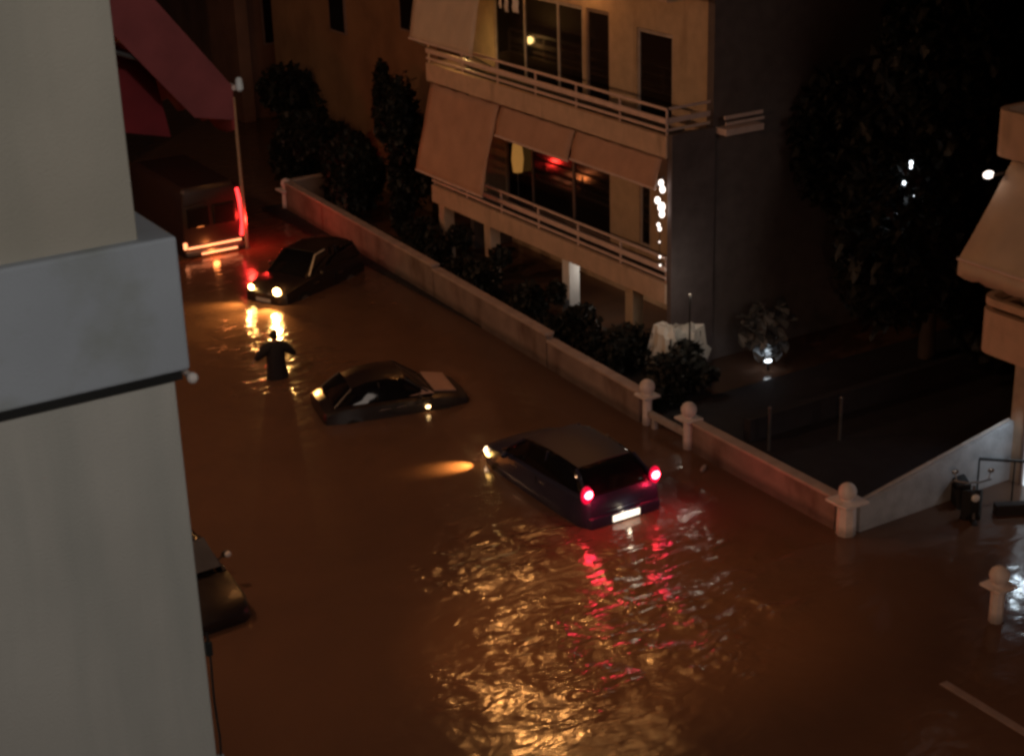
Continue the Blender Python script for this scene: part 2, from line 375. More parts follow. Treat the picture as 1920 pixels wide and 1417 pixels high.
awning(36.8, 40.1, 8.52, 6.35, 21.95, 21.45, 'canvas awning lit from behind on the upper balcony', M_awn2)
# ceiling lamps on the balconies
def ceil_lamp(x, y, z, lab, s=.13, watt=None, m=M_globe):
    o_ = empty('ceiling_lamp', (x, y, z), 0, lab, 'lamp', 'round lamps under the balcony ceilings')
    b_ = MB(); b_.lathe([(.07, -.06), (.10, -.03), (.10, -.001)]); b_.build('mount', M_metal, o_)
    b_ = MB(); b_.ball((0, 0, -.06-s), s); b_.build('globe', m, o_, True)
    return o_
for i, (y, z, s, lb) in enumerate(((34.0, 8.55, .08, 'warm ceiling lamp above the middle of the upper balcony'), (36.6, 8.55, .08, 'warm ceiling lamp above the far half of the upper balcony'),
                  (31.5, 12.0, .16, 'warm ceiling lamp on the third balcony, near half'), (34.2, 12.0, .18, 'warm ceiling lamp on the third balcony, middle'), (37.0, 12.0, .14, 'warm ceiling lamp on the third balcony, far half'),
                  (32.6, 15.45, .18, 'warm ceiling lamp on the top balcony, near half'), (35.6, 15.45, .16, 'warm ceiling lamp on the top balcony, far half'))):
    ceil_lamp(22.7, y, z, lb, s)
o = empty('added_facade_flood', (22.0, 35.6, 12.55), 0, 'added orange floodlight on the third balcony front, out of view', 'lamp')
b = MB(); b.box(-.16, 0, -.12, .12, -.10, .10, .02); b.build('housing', M_metal, o)
b = MB(); b.box(-.175, -.163, -.09, .09, -.07, .07, .003); b.build('lens', M_head2, o)
light('flood_fill', 'SPOT', (-.24, 0, 0), 1500, (1, .42, .11), .16, o, target=(-8.3, -14.6, -12.5), angle=24, blend=1)  # added floodlight, gives the wake its orange glints
# lamp behind the upper awning
o = empty('wall_lantern', (22.35, 38.6, 6.15), 0, 'small lit lantern behind the upper canvas awning', 'lamp')
b = MB(); b.box(-.06, .06, -.06, .06, -.45, -.12, .01); b.build('bracket', M_metal, o)
b = MB(); b.ball((0, 0, 0), .10); b.build('globe', mat('lantern_glow', (1, .8, .5), .3, emit=(1, .62, .2), es=25), o, True)
# room lamp and curtain inside the lower window
o = empty('floor_lamp', (23.55, 37.55, 1.87), 0, 'warm glowing lamp standing behind the lower balcony window', 'lamp')
b = MB(); b.tube((-.33, 0, .02), (-.33, 0, 1.3), .02); b.lathe([(.13, 0), (.13, .03), (.02, .05)], (-.33, 0, .02)); b.build('stand', M_metal, o)
b = MB(); b.lathe([(.13, 0), (.17, .35), (.13, .75), (.09, .8)], (-.33, 0, 1.0)); b.build('lamp_shade', M_curt, o, True)
b = MB(); b.ball((-.33, -.05, 1.72), .08); b.build('bulb', M_roomlamp, o, True)
# laundry and things on the upper balcony
o = empty('laundry', (22.5, 36.6, 7.3), 0, 'white laundry hanging on a rack at the top of the upper balcony', 'laundry')
b = MB(); b.tube((0, -.7, .72), (0, .7, .72), .015); b.tube((0, -.7, .72), (.0, -.7, 1.24), .01); b.tube((0, .7, .72), (.0, .7, 1.24), .01); b.build('rack', M_metal, o)
for k, (y, w_, h_) in enumerate(((-.32, .28, .62), (.12, .16, .66), (.42, .1, .6))):
    b = MB(); b.loft([[Vector((.015*sin(j*2+i*3), y-w_/2+w_*j/6, .72-h_*i/5)) for j in range(7)] for i in range(6)], caps=False, closed=False)
    c = b.build('towel', M_white, o, True); c.modifiers.new('s', 'SOLIDIFY').thickness = .01
# light string at the balcony corner
def string_lights(loc, pts, lab, m, r=.045, cat='light string'):
    o_ = empty('light_string', loc, 0, lab, cat)
    b_ = MB(); b_.path([Vector(p[:3]) for p in pts], .008, 5); b_.build('cable', M_black, o_)
    for p in pts:
        if len(p) > 3 and p[3] > 0:
            q = MB(); q.ball((p[0], p[1], p[2]), r*p[3], 10, 6, (1, 1, 1.25)); q.build('bulb', m, o_, True)
    return o_
string_lights((21.9, 29.3, 4.55), [(0, 0, 0, 1.4), (.02, -.03, -.15, 1.5), (-.03, .09, -.42, 1.5), (0.02, .0, -.56, 1.9), (0, -.04, -.72, 1.5), (.02, .06, -.60, 1.2), (0, .09, -1.0, .9), (.02, .07, -1.1, .9), (0, .05, -1.4, .4), (0, .03, -1.75, .6), (0, .02, -1.95, .5)],
              'string of bright white lights hanging down the corner of the lower balcony', M_bulb)
# ------------------------------------------------------------------ building C (right edge)
C = empty('corner_building', (24.0, 20.6, -.4), 0, 'building at the right edge with rounded balcony fronts and a lit doorway', 'building')
co = Vector((24.0, 20.6, -.4))
def cb(mb, x0, x1, y0, y1, z0, z1, bev=0): mb.box(x0-co.x, x1-co.x, y0-co.y, y1-co.y, z0-co.z, z1-co.z, bev)
M_cwall = mat('plaster_tan', (.46, .36, .27), .85, bump=.3)
b = MB(); cb(b, 24, 34, 8, 19.4, -.4, 14); cb(b, 24, 34, 20.25, 20.6, -.4, 14); cb(b, 24.3, 34, 19.4, 20.25, 1.9, 14); b.build('wall', M_cwall, C)
b = MB(); cb(b, 23.99, 34, 8, 20.6, 14.0, 14.3); b.build('roof', M_side, C)
b = MB(); cb(b, 24.02, 24.06, 19.42, 20.22, -.3, 1.85); do = b.build('door', M_doorlit, C)
b = MB(); cb(b, 23.96, 24.02, 19.4, 19.47, -.3, 1.88); cb(b, 23.96, 24.02, 20.17, 20.24, -.3, 1.88); cb(b, 23.96, 24.02, 19.8, 19.84, -.3, 1.88); b.build('frame', M_frame, do)
def rparapet(z0, z1, x0=22.95, y1=20.75, r=.35):
    b_ = MB(); pts = [(34, y1), (x0+r, y1)] + [(x0+r-r*sin(a), y1-r+r*cos(a)) for a in [k*pi/12 for k in range(1, 7)]] + [(x0, 8)]
    th = .14
    ins = [(34, y1-th), (x0+r, y1-th)] + [(x0+r-(r-th)*sin(a), y1-r+(r-th)*cos(a)) for a in [k*pi/12 for k in range(1, 7)]] + [(x0+th, 8)]
    rings = []
    for (a, c_) in zip(pts, ins):
        rings.append([Vector((a[0], a[1], z0))-co, Vector((a[0], a[1], z1))-co, Vector((c_[0], c_[1], z1))-co, Vector((c_[0], c_[1], z0))-co])
    b_.loft(rings); return b_.build('parapet', M_parapet, C, True)
for z0 in (2.95, 6.75, 10.55):
    rparapet(z0, z0+.85 if z0 < 10 else z0+.9)
    b = MB(); cb(b, 23.12, 24.0, 8, 20.55, z0+.02, z0+.2); b.build('balcony_floor', M_parapet, C)
rparapet(3.90, 4.04, 22.97)
def awningC(y0, y1, xt, zt, xb, zb, m_):
    a = MB(); rows = []
    for k in range(9):
        f = k/8; rows.append([Vector((xt+(xb-xt)*f+.03*sin(f*pi), y0+(y1-y0)*j/12, zt+(zb-zt)*f+.02*sin(j*1.1)))-co for j in range(13)])
    a.loft(rows, caps=False, closed=False)
    t_ = [Vector((xb, y0+(y1-y0)*j/48, zb))-co for j in range(49)]; v_ = [Vector((xb-.005, y0+(y1-y0)*j/48, zb-.30-.05*abs(sin(j*pi/3))))-co for j in range(49)]
    a.loft([t_, v_], caps=False, closed=False)
    o_ = a.build('awning', m_, C, True); o_.modifiers.new('s', 'SOLIDIFY').thickness = .015
    t2 = MB(); t2.tube(Vector((xb, y0, zb))-co, Vector((xb, y1+.02, zb))-co, .03); t2.build('front_bar', M_rail, o_); return o_
awningC(12, 20.55, 23.35, 6.6, 22.15, 4.95, M_awn2)
o = empty('wall_lamp', (23.0, 21.05, 6.38), 0, 'small bright lamp beside the awning at the right edge', 'lamp')
b = MB(); b.box(-.05, 1.1, -.46, -.42, -.03, .03, .01); b.build('bracket', M_metal, o)
b = MB(); b.ball((-.08, -.36, 0), .08, sc=(1.5, 1, .9)); b.build('bulb', M_bulb, o, True)
o = empty('added_door_lamp', (24.0, 19.85, 2.25), 0, 'small cold lamp added above the lit doorway to light the driveway', 'lamp')
b = MB(); b.box(-.16, 0, -.08, .08, 0, .08, .01); b.build('housing', M_metal, o)
b = MB(); b.ball((-.09, 0, -.04), .05); b.build('bulb', M_bulbc, o, True)
light('door_fill', 'SPOT', (-.25, 0, -.12), 28, (.72, .88, 1), .08, o, target=(-1.6, .3, -2.2), angle=125, blend=.5)  # added spot that turns the driveway wall and water bluish
# ------------------------------------------------------------------ building A (near left)
A = empty('near_building', (3, 9, -.4), 0, 'near grey rendered building edge with a projecting bluish parapet band at the left', 'building')
ao = Vector((3, 9, -.4))
def ab(mb, x0, x1, y0, y1, z0, z1, bev=0): mb.box(x0-ao.x, x1-ao.x, y0-ao.y, y1-ao.y, z0-ao.z, z1-ao.z, bev)
b = MB(); ab(b, -9, 3.105, 9.0, 30, -.4, 10.84, .012); b.build('lower_wall', M_nearwall, A)
b = MB(); ab(b, -9, 2.985, 9.02, 30, 10.842, 24, .012); b.build('upper_wall', mat('render_beige', (.46, .425, .365), .92, var=.07, scale=1.0, bump=.35, bscale=60, stain=((.38, .36, .31), 1.4, .44, .78, (1.6, 1, .22))), A)
b = MB(); ab(b, -9, 3.19, 8.94, 24, 10.90, 11.73, .02); pp = b.build('parapet', M_nearband, A)
b = MB(); ab(b, -9, 3.14, 8.96, 24, 10.843, 10.897); b.build('shade_strip', M_black, A)  # solid black strip standing in for the shade under the parapet
b = MB(); b.ball(Vector((3.19, 8.93, 10.85))-ao, .035); b.tube(Vector((3.19, 8.95, 10.85))-ao, Vector((3.19, 9.3, 10.85))-ao, .02); b.build('drain_spout', M_post, A, True)
o = empty('wall_cable', (3.12, 8.98, 8.1), 0, 'thin black cable running down the edge of the near wall', 'cable')
b = MB(); b.path([(0.0, 0, 1.0), (.008, 0, .85), (0, 0, .5), (.012, 0, .2), (.0, 0, -.0)], .008); b.build('wire', M_black, o)
b = MB(); b.box(-.02, .025, -.015, .02, .83, .93, .005); b.build('clip', M_black, o)
b = MB(); b.box(-.02, .025, -.015, .02, .02, .07, .005); b.build('plug', mat('plug_blue', (.3, .36, .42), .6), o)
# red awning fixed on the street side of the near building
o = empty('red_awning', (3.0, 13, 11.2), 0, 'dark red sloping awning with a hanging valance fixed to the near building', 'awning')
b = MB()
rows = []
for k in range(11):
    f = k/10; rows.append([(0+2.26*f, 4.2*j/10, 3.4-2.95*f-.06*sin(f*pi)+.03*sin(j*2.3)) for j in range(11)])
b.loft([[Vector(p) for p in r] for r in rows], caps=False, closed=False)
c = b.build('canvas', M_red, o, True); c.modifiers.new('s', 'SOLIDIFY').thickness = .012
b = MB(); t_ = [Vector((2.26, 4.2*j/40, .44)) for j in range(41)]; v_ = [Vector((2.25+.02*sin(j), 4.2*j/40, .10-.07*abs(sin(j*pi/5)))) for j in range(41)]
b.loft([t_, v_], caps=False, closed=False)
c = b.build('valance', M_red, o, True); c.modifiers.new('s', 'SOLIDIFY').thickness = .012
b = MB(); b.poly([Vector((0, -.01, 3.42)), Vector((2.26, -.01, .46)), Vector((2.24, -.01, .18)), Vector((1.9, -.01, .25)), Vector((1.6, -.01, .62)), Vector((.8, -.01, 1.62)), Vector((0, -.01, 2.5))]); c = b.build('side_flap', mat('awning_flap', (.27, .055, .055), .85), o); c.modifiers.new('s', 'SOLIDIFY').thickness = .012
b = MB(); b.poly([Vector((0, .9, 1.9)), Vector((1.9, .9, .55)), Vector((2.0, .9, -.1)), Vector((1.0, .9, .15)), Vector((0, .9, .5))]); c = b.build('side_curtain', mat('curtain_red', (.20, .015, .02), .9), o); c.modifiers.new('s', 'SOLIDIFY').thickness = .012
b = MB(); b.tube((2.27, -.02, .45), (2.27, 4.22, .45), .025); b.build('front_bar', M_rail, o)
b = MB(); b.lathe([(.015, 0), (.035, .02), (.03, .10), (.015, .12)], (2.30, -.05, .42)); b.build('end_cap', mat('cap_white', (.8, .8, .78), .5), o, True)
b = MB(); b.path([(.0, .1, .6), (1.2, .1, .9), (2.25, .1, .47)], .02); b.build('arm', M_metal, o)
# ------------------------------------------------------------------ far buildings
def block(name, loc, sx, sy, h, m_, lab, wins=(), strips=(), side=()):
    o_ = empty(name, loc, 0, lab, 'building')
    b_ = MB(); b_.box(0, sx, 0, sy, 0, h); b_.build('wall', m_, o_)
    b_ = MB(); b_.box(-.2, sx+.2, -.2, sy+.2, h+.002, h+.3); b_.build('roof', M_side, o_)
    for (x0, x1, z0, z1, mm) in wins:      # on the -y face
        f = MB(); f.box(x0, x1, -.06, -.003, z0, z1); w_ = f.build('window', M_frame, o_)
        f = MB(); f.box(x0+.08, x1-.08, -.07, -.063, z0+.08, z1-.08); f.build('pane', mm, w_)
    for (x0, x1) in strips:
        f = MB(); f.box(x0, x1, -.35, -.003, 0, h); f.build('pilaster', m_, o_)
    for (y0, y1, z0, z1, mm) in side:      # on the -x face
        f = MB(); f.box(-.06, -.003, y0, y1, z0, z1); w_ = f.build('window', M_frame, o_)
        f = MB(); f.box(-.07, -.063, y0+.08, y1-.08, z0+.08, z1-.08); f.build('pane', mm, w_)
    return o_
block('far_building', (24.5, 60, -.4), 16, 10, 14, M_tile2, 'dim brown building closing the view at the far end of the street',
      wins=[(1.2, 2.6, 3.2, 5.2, M_glassdark), (3.8, 5.0, 3.2, 5.2, M_glassdark), (6.4, 7.6, 3.2, 5.2, M_glassdark)], strips=[(0, .5), (3.0, 3.5), (5.6, 6.1)])
block('terrace_building', (24.2, 43.5, -.4), 8, 12, 13, M_tile, 'warm tan building just beyond the balconied one',
      side=[(1.0, 2.2, 5.9, 8, M_glassdark), (6, 7.2, 5.2, 7.6, M_glassdark)], wins=[(1, 2.2, 6, 8, M_glassdark)])
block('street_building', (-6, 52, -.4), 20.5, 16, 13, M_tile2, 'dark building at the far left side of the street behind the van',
      wins=[(17, 18.4, 3.2, 5.2, M_glassdark), (13.5, 15, 3.2, 5.2, M_glassdark)])
block('rear_building', (36, 34, -.4), 20, 14, 16, M_side, 'unlit building standing behind the dark trees on the right',
      wins=[(3, 4.5, 6, 7.6, M_glassdark)])
# utility pole next to the van
o = empty('street_pole', (17.95, 44.35, -.4), 0, 'slim pale pole beside the dark van, glowing red from its tail lamp', 'pole')
b = MB(); b.tube((0, 0, 0), (0, 0, 4.9), .06, .045); b.build('pole', mat('pole_paint', (.28, .22, .18), .6), o, True)
b = MB(); b.box(-.1, .1, -.1, .1, 0, .42, .01); b.build('base', M_metal, o)
# ------------------------------------------------------------------ vegetation
def foliage(n, c, r, size, seed, lumps=9, gap=.25):
    rnd = random.Random(seed); b_ = bmesh.new()
    L = [(Vector(c), .8)]*2 + [(Vector(c)+Vector((rnd.uniform(-1, 1)*r[0]*.85, rnd.uniform(-1, 1)*r[1]*.85, rnd.uniform(-.8, .85)*r[2]*.8)), rnd.uniform(.25, .5)) for _ in range(lumps)]
    for _ in range(n):
        lc, ls = rnd.choice(L)
        while True:
            d = Vector((rnd.uniform(-1, 1), rnd.uniform(-1, 1), rnd.uniform(-1, 1)))
            if .02 < d.length < 1: break
        d = d.normalized()*(d.length**.35)
        p = lc+Vector((d.x*r[0]*ls, d.y*r[1]*ls, d.z*r[2]*ls))*rnd.uniform(.8, 1.12)
        s = size*rnd.uniform(.5, 1.4)
        q = Matrix.Rotation(rnd.uniform(0, 6.28), 3, 'Z') @ Matrix.Rotation(rnd.uniform(-1.2, 1.2), 3, 'X')
        vs = [b_.verts.new(p + q @ Vector(v)) for v in ((-s*.3, -s*.5, 0), (s*.3, -s*.35, s*.08), (s*.25, s*.35, 0), (0, s*.65, -s*.1), (-s*.28, s*.3, s*.06))]
        b_.faces.new(vs)
    mb = MB(); mb.b.free(); mb.b = b_; return mb
def tree(name, loc, h, r, lab, seed, m_=None, n=5000, size=.22, cat='tree', z0=.3, trunk=True, grp=None):
    rnd = random.Random(seed)
    o_ = empty(name, loc, 0, lab, cat, grp)
    t_ = MB(); top = Vector((rnd.uniform(-.2, .2), rnd.uniform(-.2, .2), h*.7)); t_.tube((0, 0, 0), top, .035*h**.8+.01, .02*h**.6, 9)
    for k in range(5 if trunk else 3):
        a = k*1.3+seed; s_ = top*(.4+.11*k); t_.tube(s_, s_+Vector((cos(a)*r[0]*.6, sin(a)*r[1]*.6, h*.18)), .03*h**.5, .008, 6)
    t_.build('trunk', M_bark, o_, True)
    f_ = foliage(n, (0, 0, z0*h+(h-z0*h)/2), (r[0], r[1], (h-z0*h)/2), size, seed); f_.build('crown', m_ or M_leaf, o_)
    return o_
tree('cypress_tree', (22.3, 42.3, -.4), 5.9, (.75, .75), 'tall narrow black cypress at the far end of the balconied building', 1, n=6000, size=.2, z0=.05)
tree('bushy_tree', (21.7, 44.6, -.4), 3.6, (1.0, 1.2), 'dark bushy tree over the far garden wall left of the cypress', 2, n=7000, size=.2, z0=.08)
tree('bushy_tree', (22.2, 48.9, -.4), 3.2, (1.5, 1.3), 'dark tree behind the far corner pillar', 3, n=7000, size=.2, z0=.08)
tree('bushy_tree', (24.5, 52.6, -.4), 3.9, (2.0, 1.6), 'farthest dark tree in front of the brown building', 4, n=7000, size=.25, z0=.08)
tree('broad_tree', (27.4, 26.2, -.4), 9.2, (2.9, 2.6), 'huge black tree filling the yard between the two buildings', 5, n=22000, size=.3, z0=.12)
tree('broad_tree', (31.6, 27.6, -.4), 10.5, (3.2, 3.0), 'dark tree behind the big yard tree, close to the right-hand building', 6, n=20000, size=.34, z0=.1)
tree('broad_tree', (34.0, 25.4, -.4), 7.2, (2.6, 2.4), 'lower dark tree tucked behind the right-edge awning', 26, n=12000, size=.3, z0=.08)
for i, (x, y, h, rx, ry, lb) in enumerate((
    (21.0, 33.6, 1.35, .55, .7, 'dark shrub in front of the white-lit column'),
    (21.1, 31.5, 1.15, .7, .8, 'dark shrub under the near end of the lower balcony'),
    (21.3, 29.8, 1.25, .8, .8, 'dark shrub spreading below the balcony corner'),
    (21.4, 27.9, 1.1, .9, .8, 'dark leafy shrub in front of the white tarpaulin'),
    (21.2, 36.4, 1.3, .7, 1.1, 'dark shrub below the middle of the balconies'),
    (21.2, 39.3, 1.5, .7, 1.2, 'dark shrub below the far end of the balconies'))):
    tree('shrub', (x, y, -.4), h+.4, (rx, ry), lb, 10+i, n=2600, size=.15, cat='shrub', z0=.2, trunk=False, grp='shrubs behind the garden wall')
tree('garden_plant', (24.1, 28.2, -.2), 1.5, (.75, .5), 'leafy plant lit white by a garden lamp beneath it', 30, m_=M_leaf2, n=130, size=.34, cat='plant', z0=.35, trunk=False)
o = empty('garden_lamp', (23.95, 27.85, -.2), 0, 'small white garden lamp shining up under the lit plant', 'lamp')
b = MB(); b.tube((0, 0, 0), (0, 0, .40), .03); b.build('stem', M_black, o)
b = MB(); b.ball((0, 0, .44), .055, sc=(1.7, 1.5, .6)); b.build('lens', M_bulbc, o, True)
light('garden_light', 'POINT', (23.9, 27.8, .50), 4, COOL, .08)
string_lights((25.0, 24.7, 4.9), [(0, 0, .55, 1.1), (.02, .02, .45, .8), (-.10, 0.05, .25, .7), (-.12, .05, .12, 1.1), (.10, 0, .22, .8), (.14, 0, .08, 1.2), (.06, .0, .14, .7), (-.16, .1, -.22, 1.2), (-.2, .1, -.33, .8), (-.12, .1, -.38, .9), (.15, 0, -.2, .5)],
              'cluster of tiny bulbs standing in for window light through the big black tree', M_bulbc, .034)  # bulbs imitate window light glimpsed between the leaves
# tarpaulin lit white
o = empty('tarpaulin', (22.0, 29.0, -.4), 0, 'pale tarpaulin draped over a frame beside the building corner, lit white', 'tarpaulin'); o.scale = (.82, .82, .9)
b = MB()
top = [(-.45, .35), (.75, .30), (.80, -.35), (-.35, -.42)]
def ring(s, z, j): 
    out_ = []
    for k in range(4):
        a, c_ = Vector(top[k]), Vector(top[(k+1) % 4])
        for q in range(6):
            p = a.lerp(c_, q/6)*s; out_.append(Vector((p.x+.05*sin(q*2.1+j+k), p.y+.05*cos(q*1.7+j*2), z+.07*sin(q*1.3+k+j*.5))))
    return out_
rt = random.Random(4); rr_ = []
for (sc, z, jz) in ((1.3, .75, .28), (1.12, 1.2, .10), (1.0, 1.62, .10), (.75, 1.72, .10), (.35, 1.70, .08), (.08, 1.72, 0)):
    rr_.append([p+Vector((rt.uniform(-.06, .06), rt.uniform(-.06, .06), rt.uniform(-jz, jz))) for p in ring(sc, z, 0)])
b.loft(rr_, caps=False)
b.build('sheet', M_tarp, o)
for (x, y) in top:
    b = MB(); b.tube((x*.95, y*.95, 0), (x*.95, y*.95, 1.58), .025); b.build('frame_leg', M_metal, o)
light('tarp_fill', 'POINT', (21.75, 28.0, 2.3), 14, (1, .9, .75), .08)  # added light on the tarpaulin; the post on the next line is its invented fixture
o = empty('added_spike_lamp', (21.75, 28.0, .06), 0, 'slender lamp post added to light the pale tarpaulin', 'lamp'); b = MB(); b.tube((0, 0, 0), (0, 0, 2.2), .02); b.build('stem', M_black, o); b = MB(); b.ball((0, 0, 2.22), .035); b.build('globe', mat('spike_globe', (.5, .45, .4), .3, emit=(1, .8, .6), es=.12), o, True)
light('column_light', 'POINT', (22.75, 33.0, 1.35), 7, (1, .95, .85), .05)
# fence posts on the yard
for (x, y, h, lb) in ((20.95, 24.25, .95, 'thin grey metal post just behind the low wall'), (22.5, 23.8, .95, 'thin grey metal post farther inside the dark yard')):
    o = empty('yard_post', (x, y, .06), 0, lb, 'post', 'thin posts in the yard')
    b = MB(); b.tube((0, 0, 0), (0, 0, h), .035); b.build('shaft', M_metal, o); b = MB(); b.ball((0, 0, h), .045); b.build('cap', M_metal, o, True)
o = empty('yard_wall', (25.4, 24.9, .06), 0, 'dim low wall crossing the back of the dark yard', 'wall'); b = MB(); b.box(-4.5, 6, -.1, .1, 0, .5); b.build('masonry', M_pave, o)
# ------------------------------------------------------------------ vehicles
def car(name, loc, rz, lab, L, Wd, Ht, body_m, prof, gh, cat='car', glass=M_carglass, roofm=None):
    """prof: (y, half width, z sill, z shoulder) along the car, +y = front. gh: greenhouse (y, half width at the base, at the roof, z top)."""
    o_ = empty(name, loc, rz, lab, cat)
    def sec(y, hw, z0, z1):
        return [Vector(p) for p in ((-hw*.9, y, z0), (-hw, y, z0+.12), (-hw*1.01, y, (z0+z1)/2), (-hw*.97, y, z1-.06), (-hw*.86, y, z1), (0, y, z1+.025), (hw*.86, y, z1), (hw*.97, y, z1-.06), (hw*1.01, y, (z0+z1)/2), (hw, y, z0+.12), (hw*.9, y, z0))]
    b_ = MB(); b_.loft([sec(*s_) for s_ in prof]); bd = b_.build('body', body_m, o_, True)
    def gsec(y, wb, wt, zb, zt): return [Vector(p) for p in ((-wb, y, zb), (-(wb+wt)/2-.02, y, (zb+zt)/2), (-wt, y, zt-.03), (-wt*.8, y, zt), (0, y, zt+.012), (wt*.8, y, zt), (wt, y, zt-.03), ((wb+wt)/2+.02, y, (zb+zt)/2), (wb, y, zb))]
    b_ = MB(); b_.loft([gsec(*s_) for s_ in gh]); b_.build('window_glass', glass, o_, True)
    # roof panel slightly proud of the glass, with pillars
    r_ = MB(); rr = []
    for (y, wb, wt, zb, zt) in gh:
        if zt-zb > .30: rr.append([Vector(p) for p in ((-wt-.012, y, zt-.05), (-wt*.82, y, zt+.012), (0, y, zt+.028), (wt*.82, y, zt+.012), (wt+.012, y, zt-.05), (wt*.8, y, zt-.012), (0, y, zt-.0), (-wt*.8, y, zt-.012))])
    r_.loft(rr); r_.build('roof', roofm or body_m, o_, True)
    g0, g1 = gh[0], gh[-1]; ra = [s for s in gh if s[4]-s[3] > .30]
    for sx in (-1, 1):
        p_ = MB(); p_.tube((sx*g0[1], g0[0], g0[3]), (sx*ra[0][2], ra[0][0], ra[0][4]-.02), .035, n=6)
        p_.build('pillar', body_m, o_, True); p_ = MB(); p_.tube((sx*g1[1], g1[0], g1[3]), (sx*ra[-1][2], ra[-1][0], ra[-1][4]-.02), .03, n=6)
        ym = (ra[0][0]+ra[-1][0])/2
        p_.build('pillar', body_m, o_, True); p_ = MB(); p_.tube((sx*(g0[1]+.03), ym, g0[3]), (sx*(ra[1][2]+.015), ym, ra[1][4]-.03), .03, n=6); p_.build('pillar', body_m, o_, True)
    for sx in (-1, 1):
        ym = (gh[0][0]+gh[-1][0])/2+.1
        w_ = MB(); w_.box(sx*(Wd/2+.008)-.008, sx*(Wd/2+.008)+.008, ym-.011, ym+.011, .40, prof[4][3]-.10); w_.build('door_seam', M_black, o_)
        for dy in (-.22, .80):
            w_ = MB(); w_.box(sx*(Wd/2+.012)-.012, sx*(Wd/2+.012)+.012, ym+dy-.09, ym+dy+.09, prof[4][3]-.17, prof[4][3]-.14, .004); w_.build('door_handle', M_chrome, o_)
    for sy in (L*.5-.78, -L*.5+.75):
        for sx in (-1, 1):
            w_ = MB(); w_.tube((sx*(Wd/2-.2), sy, .30), (sx*(Wd/2-.005), sy, .30), .30, n=20); t_ = w_.build('wheel', M_black, o_, True)
            w_ = MB(); w_.tube((sx*(Wd/2-.01), sy, .30), (sx*(Wd/2+.01), sy, .30), .19, n=14); w_.build('rim', M_metal, t_, True)
    for sx in (-1, 1):
        w_ = MB(); w_.ball((sx*(Wd/2+.10), gh[-1][0]-.42, gh[-1][3]+.09), .10, 10, 6, (.9, .55, .7)); w_.tube((sx*(Wd/2-.08), gh[-1][0]-.42, gh[-1][3]+.02), (sx*(Wd/2+.06), gh[-1][0]-.42, gh[-1][3]+.07), .02, n=6); w_.build('mirror', body_m, o_, True)
    return o_
# purple hatchback, seen from behind
L = 3.95
pp_ = [(-1.97, .68, .30, .78), (-1.93, .78, .22, .92), (-1.80, .85, .2, 1.04), (-1.2, .87, .2, 1.03), (0, .87, .2, .99), (1.0, .85, .2, .94), (1.5, .82, .2, .88), (1.85, .74, .24, .78), (1.97, .6, .3, .66)]
gp = [(-1.88, .72, .60, 1.0, 1.04), (-1.66, .76, .60, 1.01, 1.27), (-1.35, .78, .62, 1.01, 1.40), (-.6, .79, .64, .98, 1.45), (.2, .79, .64, .97, 1.42), (.55, .78, .62, .95, 1.34), (1.15, .75, .62, .93, .97)]
P = car('purple_hatchback', (16.74, 25.5, -.4), 0, 'dark purple hatchback with both tail lamps glowing, sunk to its bumper', L, 1.70, 1.5, M_paintP, pp_, gp, roofm=mat('roof_purple', (.040, .030, .050), .6, var=.05, spec=.25))
P.scale = (1.08, 1, 1)
for sx in (-1, 1):
    b = MB(); b.ball((sx*.74, -1.87, 1.07), .155, 14, 10, (.75, .5, 1.2)); tl = b.build('tail_light', M_lens, P, True)
    b = MB(); b.ball((sx*.73, -1.925, 1.09), .085, 12, 8, (1, .5, 1)); b.build('bulb', M_core, tl, True)
    light('tail_glow', 'POINT', (sx*.78, -2.16, 1.1), 9, (1, .02, .08), .06, P)
    b = MB(); b.ball((sx*.62, 1.90, .62), .11, 12, 8, (1.3, .5, .8)); b.build('headlight', M_head2, P, True)
b = MB(); b.box(-.77, .77, -2.04, -1.85, .30, .62, .06); b.build('bumper', M_paintP, P, True)
b = MB(); b.box(-.29, .29, -2.058, -2.043, .44, .57, .004); npl = b.build('number_plate', M_plate, P)
b = MB(); b.box(-.4, .4, -1.99, -1.955, .66, .70, .01); b.build('tailgate_handle', M_paintP, P)
b = MB(); b.ball((-.05, -1.70, 1.12), .035); b.build('wiper_hub', mat('wiper_glint', (.8, .8, .8), .3), P, True)
b = MB(); b.tube((-.05, -1.71, 1.12), (.38, -1.63, 1.22), .012, n=6); b.build('wiper', M_black, P)
light('plate_light', 'POINT', (0, -2.16, .60), 1.6, (1, .85, .6), .03, P)
b = MB(); b.ball((-.83, 1.62, .66), .06, 10, 8, (.4, 1.6, .8)); b.build('indicator', M_blink, P, True)
light('indicator_glow', 'SPOT', (-.93, 1.80, .74), 260, (1, .50, .13), .03, P, target=(-1.30, 1.92, .40), angle=66, blend=1)
# dark sedan broadside
ps = [(-1.95, .62, .3, .66), (-1.9, .74, .22, .80), (-1.5, .82, .2, .90), (-.8, .84, .2, .92), (.3, .84, .2, .90), (1.0, .82, .2, .86), (1.6, .78, .2, .78), (1.88, .70, .24, .68), (1.98, .55, .3, .58)]
gs = [(-1.65, .68, .56, .88, .92), (-1.15, .72, .56, .90, 1.24), (-.75, .74, .57, .91, 1.34), (-.2, .75, .58, .91, 1.37), (.25, .75, .58, .90, 1.33), (.95, .72, .60, .87, .90)]
car1 = car('dark_sedan', (15.80, 31.35, -.54), radians(-103), 'black car standing broadside across the street, pale reflection painted on its right end', 3.95, 1.7, 1.4, M_paintD, ps, gs)
b = MB(); b.loft([[Vector((.74-.10*k, .30+.0*k, .93+.10*k)), Vector((.745-.10*k, .98-.22*k, .93+.10*k))] for k in range(4)], caps=False, closed=False)
